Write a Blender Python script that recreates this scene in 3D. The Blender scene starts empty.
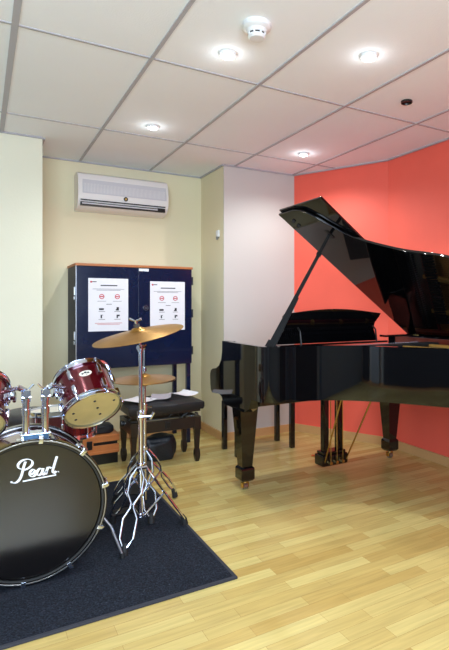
import bpy, bmesh, math, random
from mathutils import Vector, Matrix, Quaternion
random.seed(7)
S = bpy.context.scene
COL = S.collection
PI = math.pi

# ---------------------------------------------------------------- camera
cam_d = bpy.data.cameras.new('camera'); cam = bpy.data.objects.new('camera', cam_d); COL.objects.link(cam)
cam.location = (0, 0, 1.201)
cam.rotation_euler = (PI/2, 0, -0.54)
cam_d.sensor_fit = 'VERTICAL'; cam_d.sensor_height = 36; cam_d.lens = 28.45
cam_d.shift_x = (224.5-287.7)/650; cam_d.shift_y = (304-325)/650
cam_d.clip_start = 0.02
S.camera = cam
# ---------------------------------------------------------------- colour management
S.view_settings.view_transform = 'Standard'; S.view_settings.look = 'None'
S.view_settings.gamma = 1; S.view_settings.use_curve_mapping = False
S.view_settings.exposure = 0.26
# ---------------------------------------------------------------- world (daylight outside the window)
W = bpy.data.worlds.new('world'); S.world = W; W.use_nodes = True
W.node_tree.nodes['Background'].inputs[0].default_value = (0.62, 0.78, 1.0, 1)
W.node_tree.nodes['Background'].inputs[1].default_value = 2.2
LAMP_POWER = 6.0
LAMP_COLOR = (0.93, 0.985, 1.0)
def area(name, loc, rot, sx, sy, power, color):
    l = bpy.data.lights.new(name, 'AREA'); l.shape = 'RECTANGLE'; l.size = sx; l.size_y = sy
    l.energy = power; l.color = color
    o = bpy.data.objects.new(name, l); COL.objects.link(o); o.location = loc; o.rotation_euler = rot
    return o
# daylight coming in at the window of the wall behind the camera
area('window_daylight', (-0.4, -0.97, 1.45), (PI/2, 0, 0), 2.5, 1.25, 125, (0.72, 0.86, 1.0))

# ---------------------------------------------------------------- materials
def lin(c):
    return tuple(((v/255)/12.92 if v/255 <= 0.04045 else (((v/255)+0.055)/1.055)**2.4) for v in c) + (1,)
MATS = {}
def mat(name, rgb, rough=0.5, metal=0.0, coat=0.0, noise=None, bump=None, spec=None, ior=None, vary=None, sheen=0, flakes=False):
    if name in MATS: return MATS[name]
    m = bpy.data.materials.new(name); m.use_nodes = True
    nt = m.node_tree; b = nt.nodes['Principled BSDF']
    c = lin(rgb)
    b.inputs['Base Color'].default_value = c
    b.inputs['Roughness'].default_value = rough; b.inputs['Metallic'].default_value = metal
    b.inputs['Coat Weight'].default_value = coat; b.inputs['Coat Roughness'].default_value = 0.03
    if spec is not None: b.inputs['Specular IOR Level'].default_value = spec
    tc = nt.nodes.new('ShaderNodeTexCoord')
    if vary is None: vary = (6, 0.06)
    if vary:
        n = nt.nodes.new('ShaderNodeTexNoise'); n.inputs['Scale'].default_value = vary[0]; n.inputs['Detail'].default_value = 4
        r = nt.nodes.new('ShaderNodeMapRange'); r.inputs['To Min'].default_value = 1-vary[1]; r.inputs['To Max'].default_value = 1+vary[1]
        mx = nt.nodes.new('ShaderNodeVectorMath'); mx.operation = 'SCALE'; mx.inputs[0].default_value = c[:3]
        nt.links.new(tc.outputs['Object'], n.inputs['Vector']); nt.links.new(n.outputs['Fac'], r.inputs['Value'])
        nt.links.new(r.outputs[0], mx.inputs['Scale']); nt.links.new(mx.outputs[0], b.inputs['Base Color'])
    if bump:
        n2 = nt.nodes.new('ShaderNodeTexNoise'); n2.inputs['Scale'].default_value = bump[0]; n2.inputs['Detail'].default_value = 3
        bp = nt.nodes.new('ShaderNodeBump'); bp.inputs['Strength'].default_value = bump[1]; bp.inputs['Distance'].default_value = 0.01
        nt.links.new(tc.outputs['Object'], n2.inputs['Vector']); nt.links.new(n2.outputs['Fac'], bp.inputs['Height'])
        nt.links.new(bp.outputs[0], b.inputs['Normal'])
    MATS[name] = m
    return m
def emis(name, rgb, strength):
    m = bpy.data.materials.new(name); m.use_nodes = True
    b = m.node_tree.nodes['Principled BSDF']; b.inputs['Base Color'].default_value = lin(rgb)
    b.inputs['Emission Color'].default_value = lin(rgb); b.inputs['Emission Strength'].default_value = strength
    MATS[name] = m
    return m
CREAM = mat('cream_paint', (228, 219, 186), 0.75, bump=(60, 0.05), vary=(1.5, 0.025))
WHITE_W = mat('offwhite_paint', (196, 193, 188), 0.75, bump=(60, 0.05), vary=(1.5, 0.02))
RED_W = mat('red_paint', (243, 101, 82), 0.62, bump=(50, 0.08), vary=(3, 0.07))
CHROME = mat('chrome', (212, 220, 236), 0.12, 1.0)
STEEL = mat('brushed_steel', (170, 172, 180), 0.28, 1.0)
BRASS = mat('brass', (220, 186, 116), 0.22, 1.0)
CYMBAL = None
BLACKP = mat('piano_black', (6, 6, 8), 0.035, 0.0, coat=0.3, vary=False)
SATINB = mat('satin_black', (7, 7, 9), 0.4, vary=False, spec=0.12)
BLACKR = mat('black_rubber', (24, 25, 28), 0.7)
BLACKM = mat('black_metal', (16, 16, 18), 0.35)
MAHOG = mat('inner_rim_veneer', (120, 52, 38), 0.3, coat=0.3, vary=(14, 0.25))
GOLD = mat('gold_plate', (206, 160, 84), 0.35, 0.5)
SPRUCE = mat('soundboard_spruce', (190, 140, 80), 0.45, vary=(20, 0.12))
FELT = mat('red_felt', (120, 20, 28), 0.9)
IVORY = mat('ivory_plastic', (238, 234, 222), 0.25)
BURG = mat('burgundy_lacquer', (92, 7, 25), 0.2, 0.4, coat=1.0, vary=(8, 0.12))
HEADW = mat('coated_white_head', (225, 222, 210), 0.5)
HEADY = mat('clear_yellowed_head', (205, 184, 118), 0.4, vary=(14, 0.16))
HEADB = mat('black_drumhead', (14, 12, 13), 0.16, vary=(5, 0.2), spec=0.75, bump=(9, 0.04))
LOGO = mat('logo_white', (240, 244, 250), 0.4, vary=False)
LEATHER = mat('black_leather', (22, 22, 26), 0.38, bump=(90, 0.25))
DARKW = mat('dark_stained_wood', (34, 24, 22), 0.28, vary=(16, 0.25))
PAPER = mat('paper', (226, 226, 232), 0.7, vary=(9, 0.02))
PRINT_K = mat('print_black', (40, 40, 48), 0.7, vary=False)
PRINT_R = mat('print_red', (186, 50, 60), 0.7, vary=False)
NAVY = mat('navy_lacquer', (10, 22, 54), 0.22, coat=0.2, vary=(7, 0.25), bump=(12, 0.05))
WOODTOP = mat('orange_wood', (176, 108, 62), 0.45, vary=(18, 0.15))
CRATEW = mat('crate_orange_wood', (204, 124, 68), 0.45, vary=(18, 0.15))
ACW = mat('ac_white_plastic', (232, 230, 228), 0.35, vary=(4, 0.02))
ACG = mat('ac_grey_grille', (204, 204, 210), 0.4, vary=(4, 0.03))
PLASTW = mat('white_plastic', (226, 228, 230), 0.4, vary=(4, 0.02))
BASEB = mat('baseboard_wood', (204, 160, 108), 0.4, vary=(9, 0.12))
GLASSM = None

def cymbal_mat():
    m = bpy.data.materials.new('cymbal_bronze'); m.use_nodes = True; nt = m.node_tree
    b = nt.nodes['Principled BSDF']; b.inputs['Metallic'].default_value = 0.9; b.inputs['Roughness'].default_value = 0.33
    tc = nt.nodes.new('ShaderNodeTexCoord'); w = nt.nodes.new('ShaderNodeTexWave')
    w.wave_type = 'RINGS'; w.rings_direction = 'Z'; w.inputs['Scale'].default_value = 42; w.inputs['Distortion'].default_value = 0.4
    n = nt.nodes.new('ShaderNodeTexNoise'); n.inputs['Scale'].default_value = 9
    mx = nt.nodes.new('ShaderNodeMix'); mx.data_type = 'RGBA'
    mx.inputs['A'].default_value = lin((150, 104, 44)); mx.inputs['B'].default_value = lin((204, 158, 84))
    nt.links.new(tc.outputs['Object'], n.inputs['Vector']); nt.links.new(tc.outputs['Object'], w.inputs['Vector'])
    nt.links.new(n.outputs['Fac'], mx.inputs['Factor']); nt.links.new(mx.outputs['Result'], b.inputs['Base Color'])
    bp = nt.nodes.new('ShaderNodeBump'); bp.inputs['Strength'].default_value = 0.25; bp.inputs['Distance'].default_value = 0.002
    nt.links.new(w.outputs['Fac'], bp.inputs['Height']); nt.links.new(bp.outputs[0], b.inputs['Normal'])
    return m
CYMBAL = cymbal_mat()

def floor_mat():
    m = bpy.data.materials.new('strip_laminate'); m.use_nodes = True; nt = m.node_tree; L = nt.links.new
    b = nt.nodes['Principled BSDF']; b.inputs['Roughness'].default_value = 0.27
    tc = nt.nodes.new('ShaderNodeTexCoord')
    br = nt.nodes.new('ShaderNodeTexBrick'); br.offset = 0.37; br.offset_frequency = 2; br.squash = 1.0
    br.inputs['Scale'].default_value = 1; br.inputs['Brick Width'].default_value = 0.43; br.inputs['Row Height'].default_value = 0.066
    br.inputs['Mortar Size'].default_value = 0.0006; br.inputs['Mortar Smooth'].default_value = 0.3; br.inputs['Bias'].default_value = -0.1
    br.inputs['Color1'].default_value = lin((212, 193, 124)); br.inputs['Color2'].default_value = lin((188, 156, 88))
    br.inputs['Mortar'].default_value = lin((158, 124, 70))
    mp = nt.nodes.new('ShaderNodeMapping'); mp.inputs['Scale'].default_value = (2.2, 38, 1)
    n = nt.nodes.new('ShaderNodeTexNoise'); n.inputs['Scale'].default_value = 1.6; n.inputs['Detail'].default_value = 6; n.inputs['Distortion'].default_value = 0.6
    r = nt.nodes.new('ShaderNodeMapRange'); r.inputs['From Min'].default_value = 0.3; r.inputs['From Max'].default_value = 0.7
    r.inputs['To Min'].default_value = 0.87; r.inputs['To Max'].default_value = 1.09
    sc = nt.nodes.new('ShaderNodeVectorMath'); sc.operation = 'SCALE'
    L(tc.outputs['Object'], br.inputs['Vector']); L(tc.outputs['Object'], mp.inputs['Vector']); L(mp.outputs[0], n.inputs['Vector'])
    L(n.outputs['Fac'], r.inputs['Value']); L(br.outputs['Color'], sc.inputs[0]); L(r.outputs[0], sc.inputs['Scale']); L(sc.outputs[0], b.inputs['Base Color'])
    return m
FLOORM = floor_mat()

def rug_mat():
    m = bpy.data.materials.new('charcoal_carpet'); m.use_nodes = True; nt = m.node_tree; L = nt.links.new
    b = nt.nodes['Principled BSDF']; b.inputs['Roughness'].default_value = 0.95; b.inputs['Specular IOR Level'].default_value = 0.15
    tc = nt.nodes.new('ShaderNodeTexCoord')
    n = nt.nodes.new('ShaderNodeTexNoise'); n.inputs['Scale'].default_value = 160; n.inputs['Detail'].default_value = 4
    r = nt.nodes.new('ShaderNodeValToRGB'); r.color_ramp.elements[0].position = 0.35; r.color_ramp.elements[0].color = lin((22, 24, 30))
    r.color_ramp.elements[1].position = 0.68; r.color_ramp.elements[1].color = lin((44, 50, 62))
    e = r.color_ramp.elements.new(0.78); e.color = lin((88, 94, 108))
    L(tc.outputs['Object'], n.inputs['Vector']); L(n.outputs['Fac'], r.inputs['Fac']); L(r.outputs[0], b.inputs['Base Color'])
    bp = nt.nodes.new('ShaderNodeBump'); bp.inputs['Strength'].default_value = 0.5; bp.inputs['Distance'].default_value = 0.004
    L(n.outputs['Fac'], bp.inputs['Height']); L(bp.outputs[0], b.inputs['Normal'])
    return m
RUGM = rug_mat()
CEILM = mat('ceiling_tile', (240, 246, 252), 0.9, bump=(140, 0.12), vary=(3, 0.02))
GRIDM = mat('ceiling_grid_metal', (172, 172, 180), 0.5, vary=False)

# ---------------------------------------------------------------- mesh builder
OFF = {}
class MB:
    def __init__(s): s.bm = bmesh.new()
    def add(s, verts, faces):
        vs = [s.bm.verts.new(v) for v in verts]
        for f in faces:
            try: s.bm.faces.new([vs[i] for i in f])
            except ValueError: pass
        return s
    def box(s, x0, x1, y0, y1, z0, z1, bev=0.0, seg=2):
        t = bmesh.new()
        vs = [t.verts.new((x, y, z)) for x in (x0, x1) for y in (y0, y1) for z in (z0, z1)]
        for f in ((0,1,3,2), (4,6,7,5), (0,4,5,1), (2,3,7,6), (0,2,6,4), (1,5,7,3)): t.faces.new([vs[i] for i in f])
        bmesh.ops.recalc_face_normals(t, faces=t.faces)
        if bev > 0: bmesh.ops.bevel(t, geom=t.edges[:], offset=bev, segments=seg, affect='EDGES', profile=0.5)
        return s.merge(t)
    def merge(s, t, M=None):
        if M: bmesh.ops.transform(t, matrix=M, verts=t.verts)
        me = bpy.data.meshes.new('tmp'); t.to_mesh(me); t.free(); s.bm.from_mesh(me); bpy.data.meshes.remove(me)
        return s
    def tube(s, pts, r, n=10, cap=True):
        pts = [Vector(p) for p in pts]; N = len(pts)
        rs = r if isinstance(r, (list, tuple)) else [r]*N
        T = []
        for i in range(N):
            a = pts[max(i-1, 0)]; b = pts[min(i+1, N-1)]; T.append((b-a).normalized())
        u = T[0].orthogonal().normalized(); rings = []
        for i in range(N):
            u = (u - T[i]*u.dot(T[i])).normalized(); v = T[i].cross(u)
            rings.append([s.bm.verts.new(pts[i] + (u*math.cos(2*PI*k/n) + v*math.sin(2*PI*k/n))*rs[i]) for k in range(n)])
        for i in range(N-1):
            for k in range(n): s.bm.faces.new((rings[i][k], rings[i][(k+1) % n], rings[i+1][(k+1) % n], rings[i+1][k]))
        if cap: s.bm.faces.new(rings[0][::-1]); s.bm.faces.new(rings[-1])
        return s
    def lathe(s, prof, n=48, M=None, closed=False):
        """prof: list of (r, z); r=0 makes a pole."""
        t = bmesh.new(); rings = []
        for (r, z) in prof:
            if r < 1e-6: rings.append([t.verts.new((0, 0, z))])
            else: rings.append([t.verts.new((r*math.cos(2*PI*k/n), r*math.sin(2*PI*k/n), z)) for k in range(n)])
        P = list(zip(rings[:-1], rings[1:]))
        if closed: P.append((rings[-1], rings[0]))
        for A, B in P:
            for k in range(n):
                k2 = (k+1) % n
                if len(A) == 1 and len(B) == 1: continue
                if len(A) == 1: t.faces.new((A[0], B[k2], B[k]))
                elif len(B) == 1: t.faces.new((A[k], A[k2], B[0]))
                else: t.faces.new((A[k], A[k2], B[k2], B[k]))
        bmesh.ops.recalc_face_normals(t, faces=t.faces)
        return s.merge(t, M)
    def prism(s, pts, z0, z1, M=None, bev=0.0):
        t = bmesh.new()
        a = [t.verts.new((p[0], p[1], z0)) for p in pts]; b = [t.verts.new((p[0], p[1], z1)) for p in pts]; n = len(pts)
        fa = t.faces.new(a[::-1]); fb = t.faces.new(b)
        for i in range(n): t.faces.new((a[i], a[(i+1) % n], b[(i+1) % n], b[i]))
        bmesh.ops.recalc_face_normals(t, faces=t.faces)
        if bev > 0:
            ed = [e for e in t.edges if abs(e.verts[0].co.z-e.verts[1].co.z) < 1e-6]
            bmesh.ops.bevel(t, geom=ed, offset=bev, segments=2, affect='EDGES', profile=0.5)
        return s.merge(t, M)
    def build(s, name, m, parent=None, smooth=35, inv=None, offset=None):
        bmesh.ops.recalc_face_normals(s.bm, faces=s.bm.faces)
        if parent is not None:
            root = parent
            while root.parent: root = root.parent
            o_ = OFF.get(root.name)
            if o_ is not None: bmesh.ops.translate(s.bm, vec=-Vector(o_), verts=s.bm.verts)
        elif offset is not None: bmesh.ops.translate(s.bm, vec=-Vector(offset), verts=s.bm.verts)
        me = bpy.data.meshes.new(name); s.bm.to_mesh(me); s.bm.free()
        me.materials.append(m)
        if smooth:
            me.polygons.foreach_set('use_smooth', [True]*len(me.polygons)); me.set_sharp_from_angle(angle=math.radians(smooth))
        o = bpy.data.objects.new(name, me); COL.objects.link(o)
        if offset is not None and parent is None: o.location = offset
        if smooth and len(me.polygons) < 4000:
            wn_ = o.modifiers.new('weighted_normals', 'WEIGHTED_NORMAL'); wn_.keep_sharp = True
        if parent is not None: o.parent = parent
        return o
def tag(o, label, cat, group=None, kind=None):
    o['label'] = label; o['category'] = cat
    if group: o['group'] = group
    if kind: o['kind'] = kind
    return o
def thing(name, label, cat, loc=(0, 0, 0), local=False, group=None):
    """local=False: parts are modelled in room coordinates; local=True: around the thing's own origin."""
    o = bpy.data.objects.new(name, None); COL.objects.link(o); o.location = loc; o.empty_display_size = 0.1
    if not local: OFF[o.name] = loc
    return tag(o, label, cat, group)
def struct(mb, name, m, smooth=0):
    o = mb.build(name, m, smooth=smooth); o['kind'] = 'structure'; return o
def copy_tree(o, parent=None):
    c = o.copy(); COL.objects.link(c); c.parent = parent
    for ch in o.children: copy_tree(ch, c)
    return c
def spline(pts, k=8, closed=False):
    out = []; P = [Vector(p) for p in pts]; n = len(P)
    rng = range(n) if closed else range(n-1)
    for i in rng:
        if closed: p0, p1, p2, p3 = P[i-1], P[i], P[(i+1) % n], P[(i+2) % n]
        else: p0, p1, p2, p3 = P[max(i-1, 0)], P[i], P[i+1], P[min(i+2, n-1)]
        for j in range(k):
            t = j/k
            out.append(0.5*((2*p1)+(p2-p0)*t+(2*p0-5*p1+4*p2-p3)*t*t+(3*p1-p0-3*p2+p3)*t**3))
    if not closed: out.append(P[-1])
    return out
def axis_M(loc, z, x=None):
    z = Vector(z).normalized(); x = Vector(x) if x else z.orthogonal()
    x = (x - z*x.dot(z)).normalized(); y = z.cross(x)
    return Matrix.Translation(Vector(loc)) @ Matrix((x, y, z)).transposed().to_4x4()

# ================================================================ THE ROOM
H = 2.411; XL = -2.1; XR = 2.97; YB = -1.0
floor_pts = [(XL, YB), (XR, YB), (XR, 3.30), (2.56, 4.15), (1.835, 4.15), (1.835, 4.69), (0.395, 4.69), (0.395, 4.165), (XL, 4.165)]
struct(MB().prism(floor_pts, -0.1, 0), 'floor', FLOORM)
def tiles():
    mb = MB(); mb.prism(floor_pts, H+0.012, H+0.1); return mb
struct(tiles(), 'ceiling', CEILM)
g = MB()
for i in range(-5, 6):
    x = 0.132+0.6*i
    if x < XL or x > XR: continue
    y1 = 4.165 if x < 0.395 else (4.69 if x < 1.835 else (4.15 if x < 2.56 else 3.3+(XR-x)/(XR-2.56)*0.85))
    g.box(x-(0.014 if i == 0 else 0.009), x+(0.014 if i == 0 else 0.009), YB, y1, H+0.006, H+0.0125)
for j in range(-5, 2):
    y = 2.537+1.2*j
    g.box(XL, XR if y < 3.3 else XR-(y-3.3)/0.85*0.41, y-0.007, y+0.007, H+0.008, H+0.0125)
# perimeter angle
peri = floor_pts
for k in range(len(peri)):
    a = Vector(peri[k]); b = Vector(peri[(k+1) % len(peri)]); d = (b-a).normalized(); nn = Vector((-d.y, d.x))*0.018
    g.add([(a.x, a.y, H+0.002), (b.x, b.y, H+0.002), (b.x+nn.x, b.y+nn.y, H+0.002), (a.x+nn.x, a.y+nn.y, H+0.002),
           (a.x, a.y, H+0.012), (b.x, b.y, H+0.012), (b.x+nn.x, b.y+nn.y, H+0.012), (a.x+nn.x, a.y+nn.y, H+0.012)],
          [(0, 1, 2, 3), (4, 5, 6, 7), (0, 1, 5, 4), (2, 3, 7, 6), (1, 2, 6, 5), (0, 3, 7, 4)])
struct(g, 'trim_ceiling_grid', GRIDM)
T = 0.1; ZT = H+0.1
def wall(name, m, pts):
    return struct(MB().prism(pts, -0.1, ZT), name, m)
wall('wall_pillar', mat('pale_cream_paint', (226, 225, 204), 0.75, bump=(60, 0.05), vary=(1.5, 0.02)), [(XL-T, 4.165), (0.395, 4.165), (0.395, 4.79), (XL-T, 4.79)])
wall('wall_alcove', CREAM, [(0.395, 4.69), (1.835, 4.69), (1.835, 4.79), (0.395, 4.79)])
struct(MB().prism([(1.835, 4.158), (1.855, 4.158), (1.855, 4.79), (1.835, 4.79)], -0.1, ZT), 'wall_column_side', CREAM)
wall('wall_column', WHITE_W, [(1.8352, 4.15), (2.56, 4.15), (2.60, 4.22), (2.6, 4.79), (1.855, 4.79), (1.855, 4.158), (1.8352, 4.158)])
wall('wall_red_corner', RED_W, [(2.56, 4.15), (2.97, 3.30), (3.07, 3.30), (3.07, 4.30), (2.61, 4.22)])
wall('wall_right', RED_W, [(2.97, YB-T), (3.07, YB-T), (3.07, 3.30), (2.97, 3.30)])
wall('wall_left', mat('pale_grey_paint', (176, 180, 186), 0.7), [(XL-T, YB-T), (XL, YB-T), (XL, 4.165), (XL-T, 4.165)])
# wall behind the camera with a window opening
wb = MB()
wx0, wx1, wz0, wz1 = -1.7, 0.9, 0.8, 2.1
wb.box(XL, wx0, YB-T, YB, -0.1, ZT); wb.box(wx1, XR, YB-T, YB, -0.1, ZT)
wb.box(wx0, wx1, YB-T, YB, -0.1, wz0); wb.box(wx0, wx1, YB-T, YB, wz1, ZT)
struct(wb, 'wall_back', mat('blue_grey_paint', (128, 138, 158), 0.7))
PANM = mat('reflection_panel_dark', (30, 34, 44), 0.9, bump=(80, 0.3)); PANL = mat('reflection_panel_pale', (150, 158, 170), 0.9, bump=(80, 0.3))  # unseen panels, added to give the piano side dark and pale reflected bands
for k, (y0, y1, m_) in enumerate(((-0.9, -0.45, PANM), (-0.3, 0.0, PANL), (0.1, 0.9, PANM), (1.3, 1.7, PANM), (2.2, 2.6, PANM))):
    struct(MB().box(XL, XL+0.05, y0, y1, 0.05, 2.2, 0.01), 'trim_reflection_panel_%d' % (k+1), m_)
wf = MB()
for a in (wx0, (wx0+wx1)/2-0.03, wx1-0.06): wf.box(a, a+0.06, YB-0.08, YB-0.02, wz0, wz1)
wf.box(wx0, wx1, YB-0.08, YB-0.02, wz0, wz0+0.06); wf.box(wx0, wx1, YB-0.08, YB-0.02, wz1-0.06, wz1)
struct(wf, 'window_1', mat('window_frame_white', (220, 220, 220), 0.4))
dr = MB(); dr.box(1.35, 2.25, YB, YB+0.04, 0, 2.05, 0.004)  # unseen door slab, added as a dark band mirrored in the piano
struct(dr, 'door_reflection_1', mat('door_dark_band', (24, 30, 46), 0.35, vary=(9, 0.2)))
PANB = mat('reflection_panel_blue', (86, 110, 140), 0.9, bump=(80, 0.3))  # more unseen panels, added on the back wall to band the piano's reflections
for k, (x0, x1, m_) in enumerate(((0.92, 1.10, PANB), (1.16, 1.30, PANL), (2.32, 2.45, PANB), (2.50, 2.62, PANM), (2.68, 2.9, PANL))):
    struct(MB().box(x0, x1, YB, YB+0.05, 0.0, 2.3, 0.01), 'trim_reflection_panel_%d' % (k+21), m_)
# baseboards
def baseboard(name, a, b, m=BASEB):
    a = Vector(a); b = Vector(b); d = (b-a).normalized(); n = Vector((-d.y, d.x))*0.014
    mb = MB(); mb.prism([a, b, b+n, a+n], 0.0, 0.07)
    return struct(mb, name, m)
baseboard('baseboard_right', (XR, YB), (XR, 3.30)); baseboard('baseboard_red_corner', (XR, 3.30), (2.56, 4.15))
baseboard('baseboard_column', (2.56, 4.15), (1.835-0.014, 4.15)); baseboard('baseboard_column_side', (1.835, 4.136), (1.835, 4.69))
baseboard('baseboard_alcove', (1.835, 4.69), (0.395, 4.69)); baseboard('baseboard_pillar', (0.395+0.014, 4.165), (XL, 4.165))
baseboard('baseboard_left', (XL, 4.165), (XL, YB))

# ================================================================ PIANO
piano = thing('grand_piano', 'glossy black grand piano with its lid propped open by the red wall', 'piano', (2.1, 2.6, 0))
XA, XB = 1.345, 2.83          # treble side / bass side
curve = spline([(1.345, 2.62), (1.352, 2.53), (1.42, 2.478), (1.56, 2.452), (1.707, 2.40), (1.856, 2.285), (1.986, 2.128), (2.11, 1.94), (2.24, 1.74), (2.42, 1.58), (2.62, 1.52), (2.76, 1.55), (2.83, 1.66)], 8)
outer = [(XA, 3.07)] + [(p.x, p.y) for p in curve] + [(XB, 3.07)]
def offset_poly(P, d):
    out = []
    n = len(P)
    for i in range(n):
        a = Vector(P[i-1]); b = Vector(P[i]); c = Vector(P[(i+1) % n])
        t1 = (b-a).normalized(); t2 = (c-b).normalized()
        n1 = Vector((-t1.y, t1.x)); n2 = Vector((-t2.y, t2.x)); m_ = (n1+n2); m_ = m_/max(m_.dot(n1), 0.3)
        out.append((b.x+m_.x*d, b.y+m_.y*d))
    return out
inner = offset_poly(outer, 0.035); inner = [(min(max(x, XA+0.035), XB-0.035), min(y, 3.06)) for x, y in inner]
inner2 = offset_poly(outer, 0.055); inner2 = [(min(max(x, XA+0.055), XB-0.055), min(y, 3.06)) for x, y in inner2]
def ring(Pa, Pb, z0, z1, m, name, par, skip_last=True):
    mb = MB(); n = len(Pa); bm = mb.bm
    a0 = [bm.verts.new((p[0], p[1], z0)) for p in Pa]; a1 = [bm.verts.new((p[0], p[1], z1)) for p in Pa]
    b0 = [bm.verts.new((p[0], p[1], z0)) for p in Pb]; b1 = [bm.verts.new((p[0], p[1], z1)) for p in Pb]
    for i in range(n-1):
        j = i+1
        for q in ((a0[i], a0[j], a1[j], a1[i]), (b0[i], b1[i], b1[j], b0[j]), (a1[i], a1[j], b1[j], b1[i]), (a0[i], b0[i], b0[j], a0[j])): bm.faces.new(q)
    for i in (0, n-1): bm.faces.new((a0[i], b0[i], b1[i], a1[i]))
    return mb.build(name, m, par, smooth=40)
rim = ring(outer, inner, 0.65, 0.962, BLACKP, 'rim', piano)
o = ring(offset_poly(outer, 0.0355), inner2, 0.70, 0.952, MAHOG, 'inner_rim', piano)
o['label'] = 'reddish veneered inner rim'
# underside beams and soundboard
MB().prism(inner, 0.655, 0.668).build('bottom_board', BLACKM, piano, smooth=0)
MB().prism(inner2, 0.83, 0.838).build('soundboard', SPRUCE, piano, smooth=0)
# iron plate: border frame + struts
pl = MB()
in3 = offset_poly(outer, 0.17); in3 = [(min(max(x, XA+0.15), XB-0.15), min(y, 2.66)) for x, y in in3]
platring = ring(inner2, in3, 0.885, 0.897, GOLD, 'iron_plate', piano)
pb = MB(); pb.box(XA+0.057, XB-0.057, 2.62, 2.88, 0.885, 0.899, 0.002).build('pin_block', BLACKM, piano)
for (xa, ya, xb, yb) in ((1.62, 2.63, 1.86, 2.37), (1.86, 2.63, 2.20, 1.98), (2.10, 2.63, 2.38, 1.74), (2.36, 2.63, 2.58, 1.68), (2.62, 2.63, 2.72, 1.75)):
    a = Vector((xa, ya, 0.9)); b = Vector((xb, yb, 0.9)); d = (b-a).normalized(); n = Vector((-d.y, d.x, 0))*0.013
    mb = MB(); mb.prism([(a-n)[:2], (b-n)[:2], (b+n)[:2], (a+n)[:2]], 0.897, 0.928); mb.build('plate_strut', GOLD, piano, smooth=0)
# strings (individual wires merged as one part)
st = MB()
for k in range(90):
    t = k/89; xa = 1.44+t*1.32
    yb = 2.56-1.0*min(1, max(0, (t-0.02))*1.15); xb = xa+0.0+0.02*(1-t)+0.10*math.sin(t*PI)
    st.tube([(xa, 2.66, 0.912), (min(xb, 2.76), max(yb, 1.66), 0.912)], 0.0009, 3, False)
so = st.build('strings', BRASS, piano); so['kind'] = 'stuff'
dm = MB()
for k in range(60):
    x = 1.55+k*0.0195
    dm.box(x, x+0.013, 2.50, 2.60, 0.915, 0.935)
do = dm.build('dampers', BLACKR, piano, smooth=0); do['kind'] = 'stuff'
MB().box(XA+0.06, XB-0.06, 2.60, 2.612, 0.905, 0.925).build('felt_strip', FELT, piano, smooth=0)
pn = MB()
for k in range(80):
    for r_ in (0, 1):
        x = 1.46+k*0.0163+r_*0.007; pn.tube([(x, 2.70+r_*0.05, 0.899), (x, 2.70+r_*0.05, 0.925)], 0.003, 5)
po = pn.build('tuning_pins', STEEL, piano); po['kind'] = 'stuff'
# arms (cheeks) with stepped profile
prof = [(3.07, 0.962), (3.072, 0.90), (3.085, 0.845), (3.12, 0.80), (3.17, 0.775), (3.235, 0.765), (3.262, 0.75), (3.275, 0.72), (3.270, 0.66), (3.262, 0.62), (3.235, 0.604),
        (3.12, 0.612), (3.08, 0.60), (3.055, 0.575), (3.0, 0.56), (2.75, 0.556), (2.69, 0.585), (2.66, 0.64), (2.65, 0.655), (3.0, 0.66)]
def arm(x0, x1):
    M = Matrix(((0, 0, 1, 0), (1, 0, 0, 0), (0, 1, 0, 0), (0, 0, 0, 1)))
    pts = [(3.0, 0.962)] + prof
    return MB().prism(pts, x0, x1, M).build('arm', BLACKP, piano, smooth=0)
arm(XA+0.001, XA+0.062); arm(XB-0.062, XB-0.001)
MB().box(XA+0.06, XB-0.06, 2.66, 3.26, 0.60, 0.645, 0.004).build('keybed', BLACKP, piano)
MB().box(XA+0.06, XB-0.06, 3.245, 3.265, 0.60, 0.70, 0.004).build('key_slip', BLACKP, piano)
MB().box(XA+0.06, XB-0.06, 3.055, 3.075, 0.645, 0.86, 0.004).build('fallboard', BLACKP, piano)
MB().box(XA+0.06, XB-0.06, 2.885, 3.075, 0.895, 0.905, 0.002).build('action_cover', BLACKP, piano)
MB().box(XA+0.06, XA+0.13, 3.075, 3.245, 0.645, 0.72, 0.004).build('key_block', BLACKP, piano)
MB().box(XB-0.13, XB-0.06, 3.075, 3.245, 0.645, 0.72, 0.004).build('key_block', BLACKP, piano)
kb = MB(); kw = (XB-XA-0.26)/52
for k in range(52): kb.box(XA+0.13+k*kw+0.0005, XA+0.13+(k+1)*kw-0.0005, 3.075, 3.235, 0.70, 0.72, 0.001, 1)
kb.build('white_keys', IVORY, piano, smooth=0)
kk = MB()
for k in range(51):
    if k % 7 in (0, 2, 3, 5, 6): kk.box(XA+0.13+(k+1)*kw-0.005, XA+0.13+(k+1)*kw+0.005, 3.075, 3.17, 0.715, 0.732, 0.001, 1)
kk.build('black_keys', BLACKP, piano, smooth=0)
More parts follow.
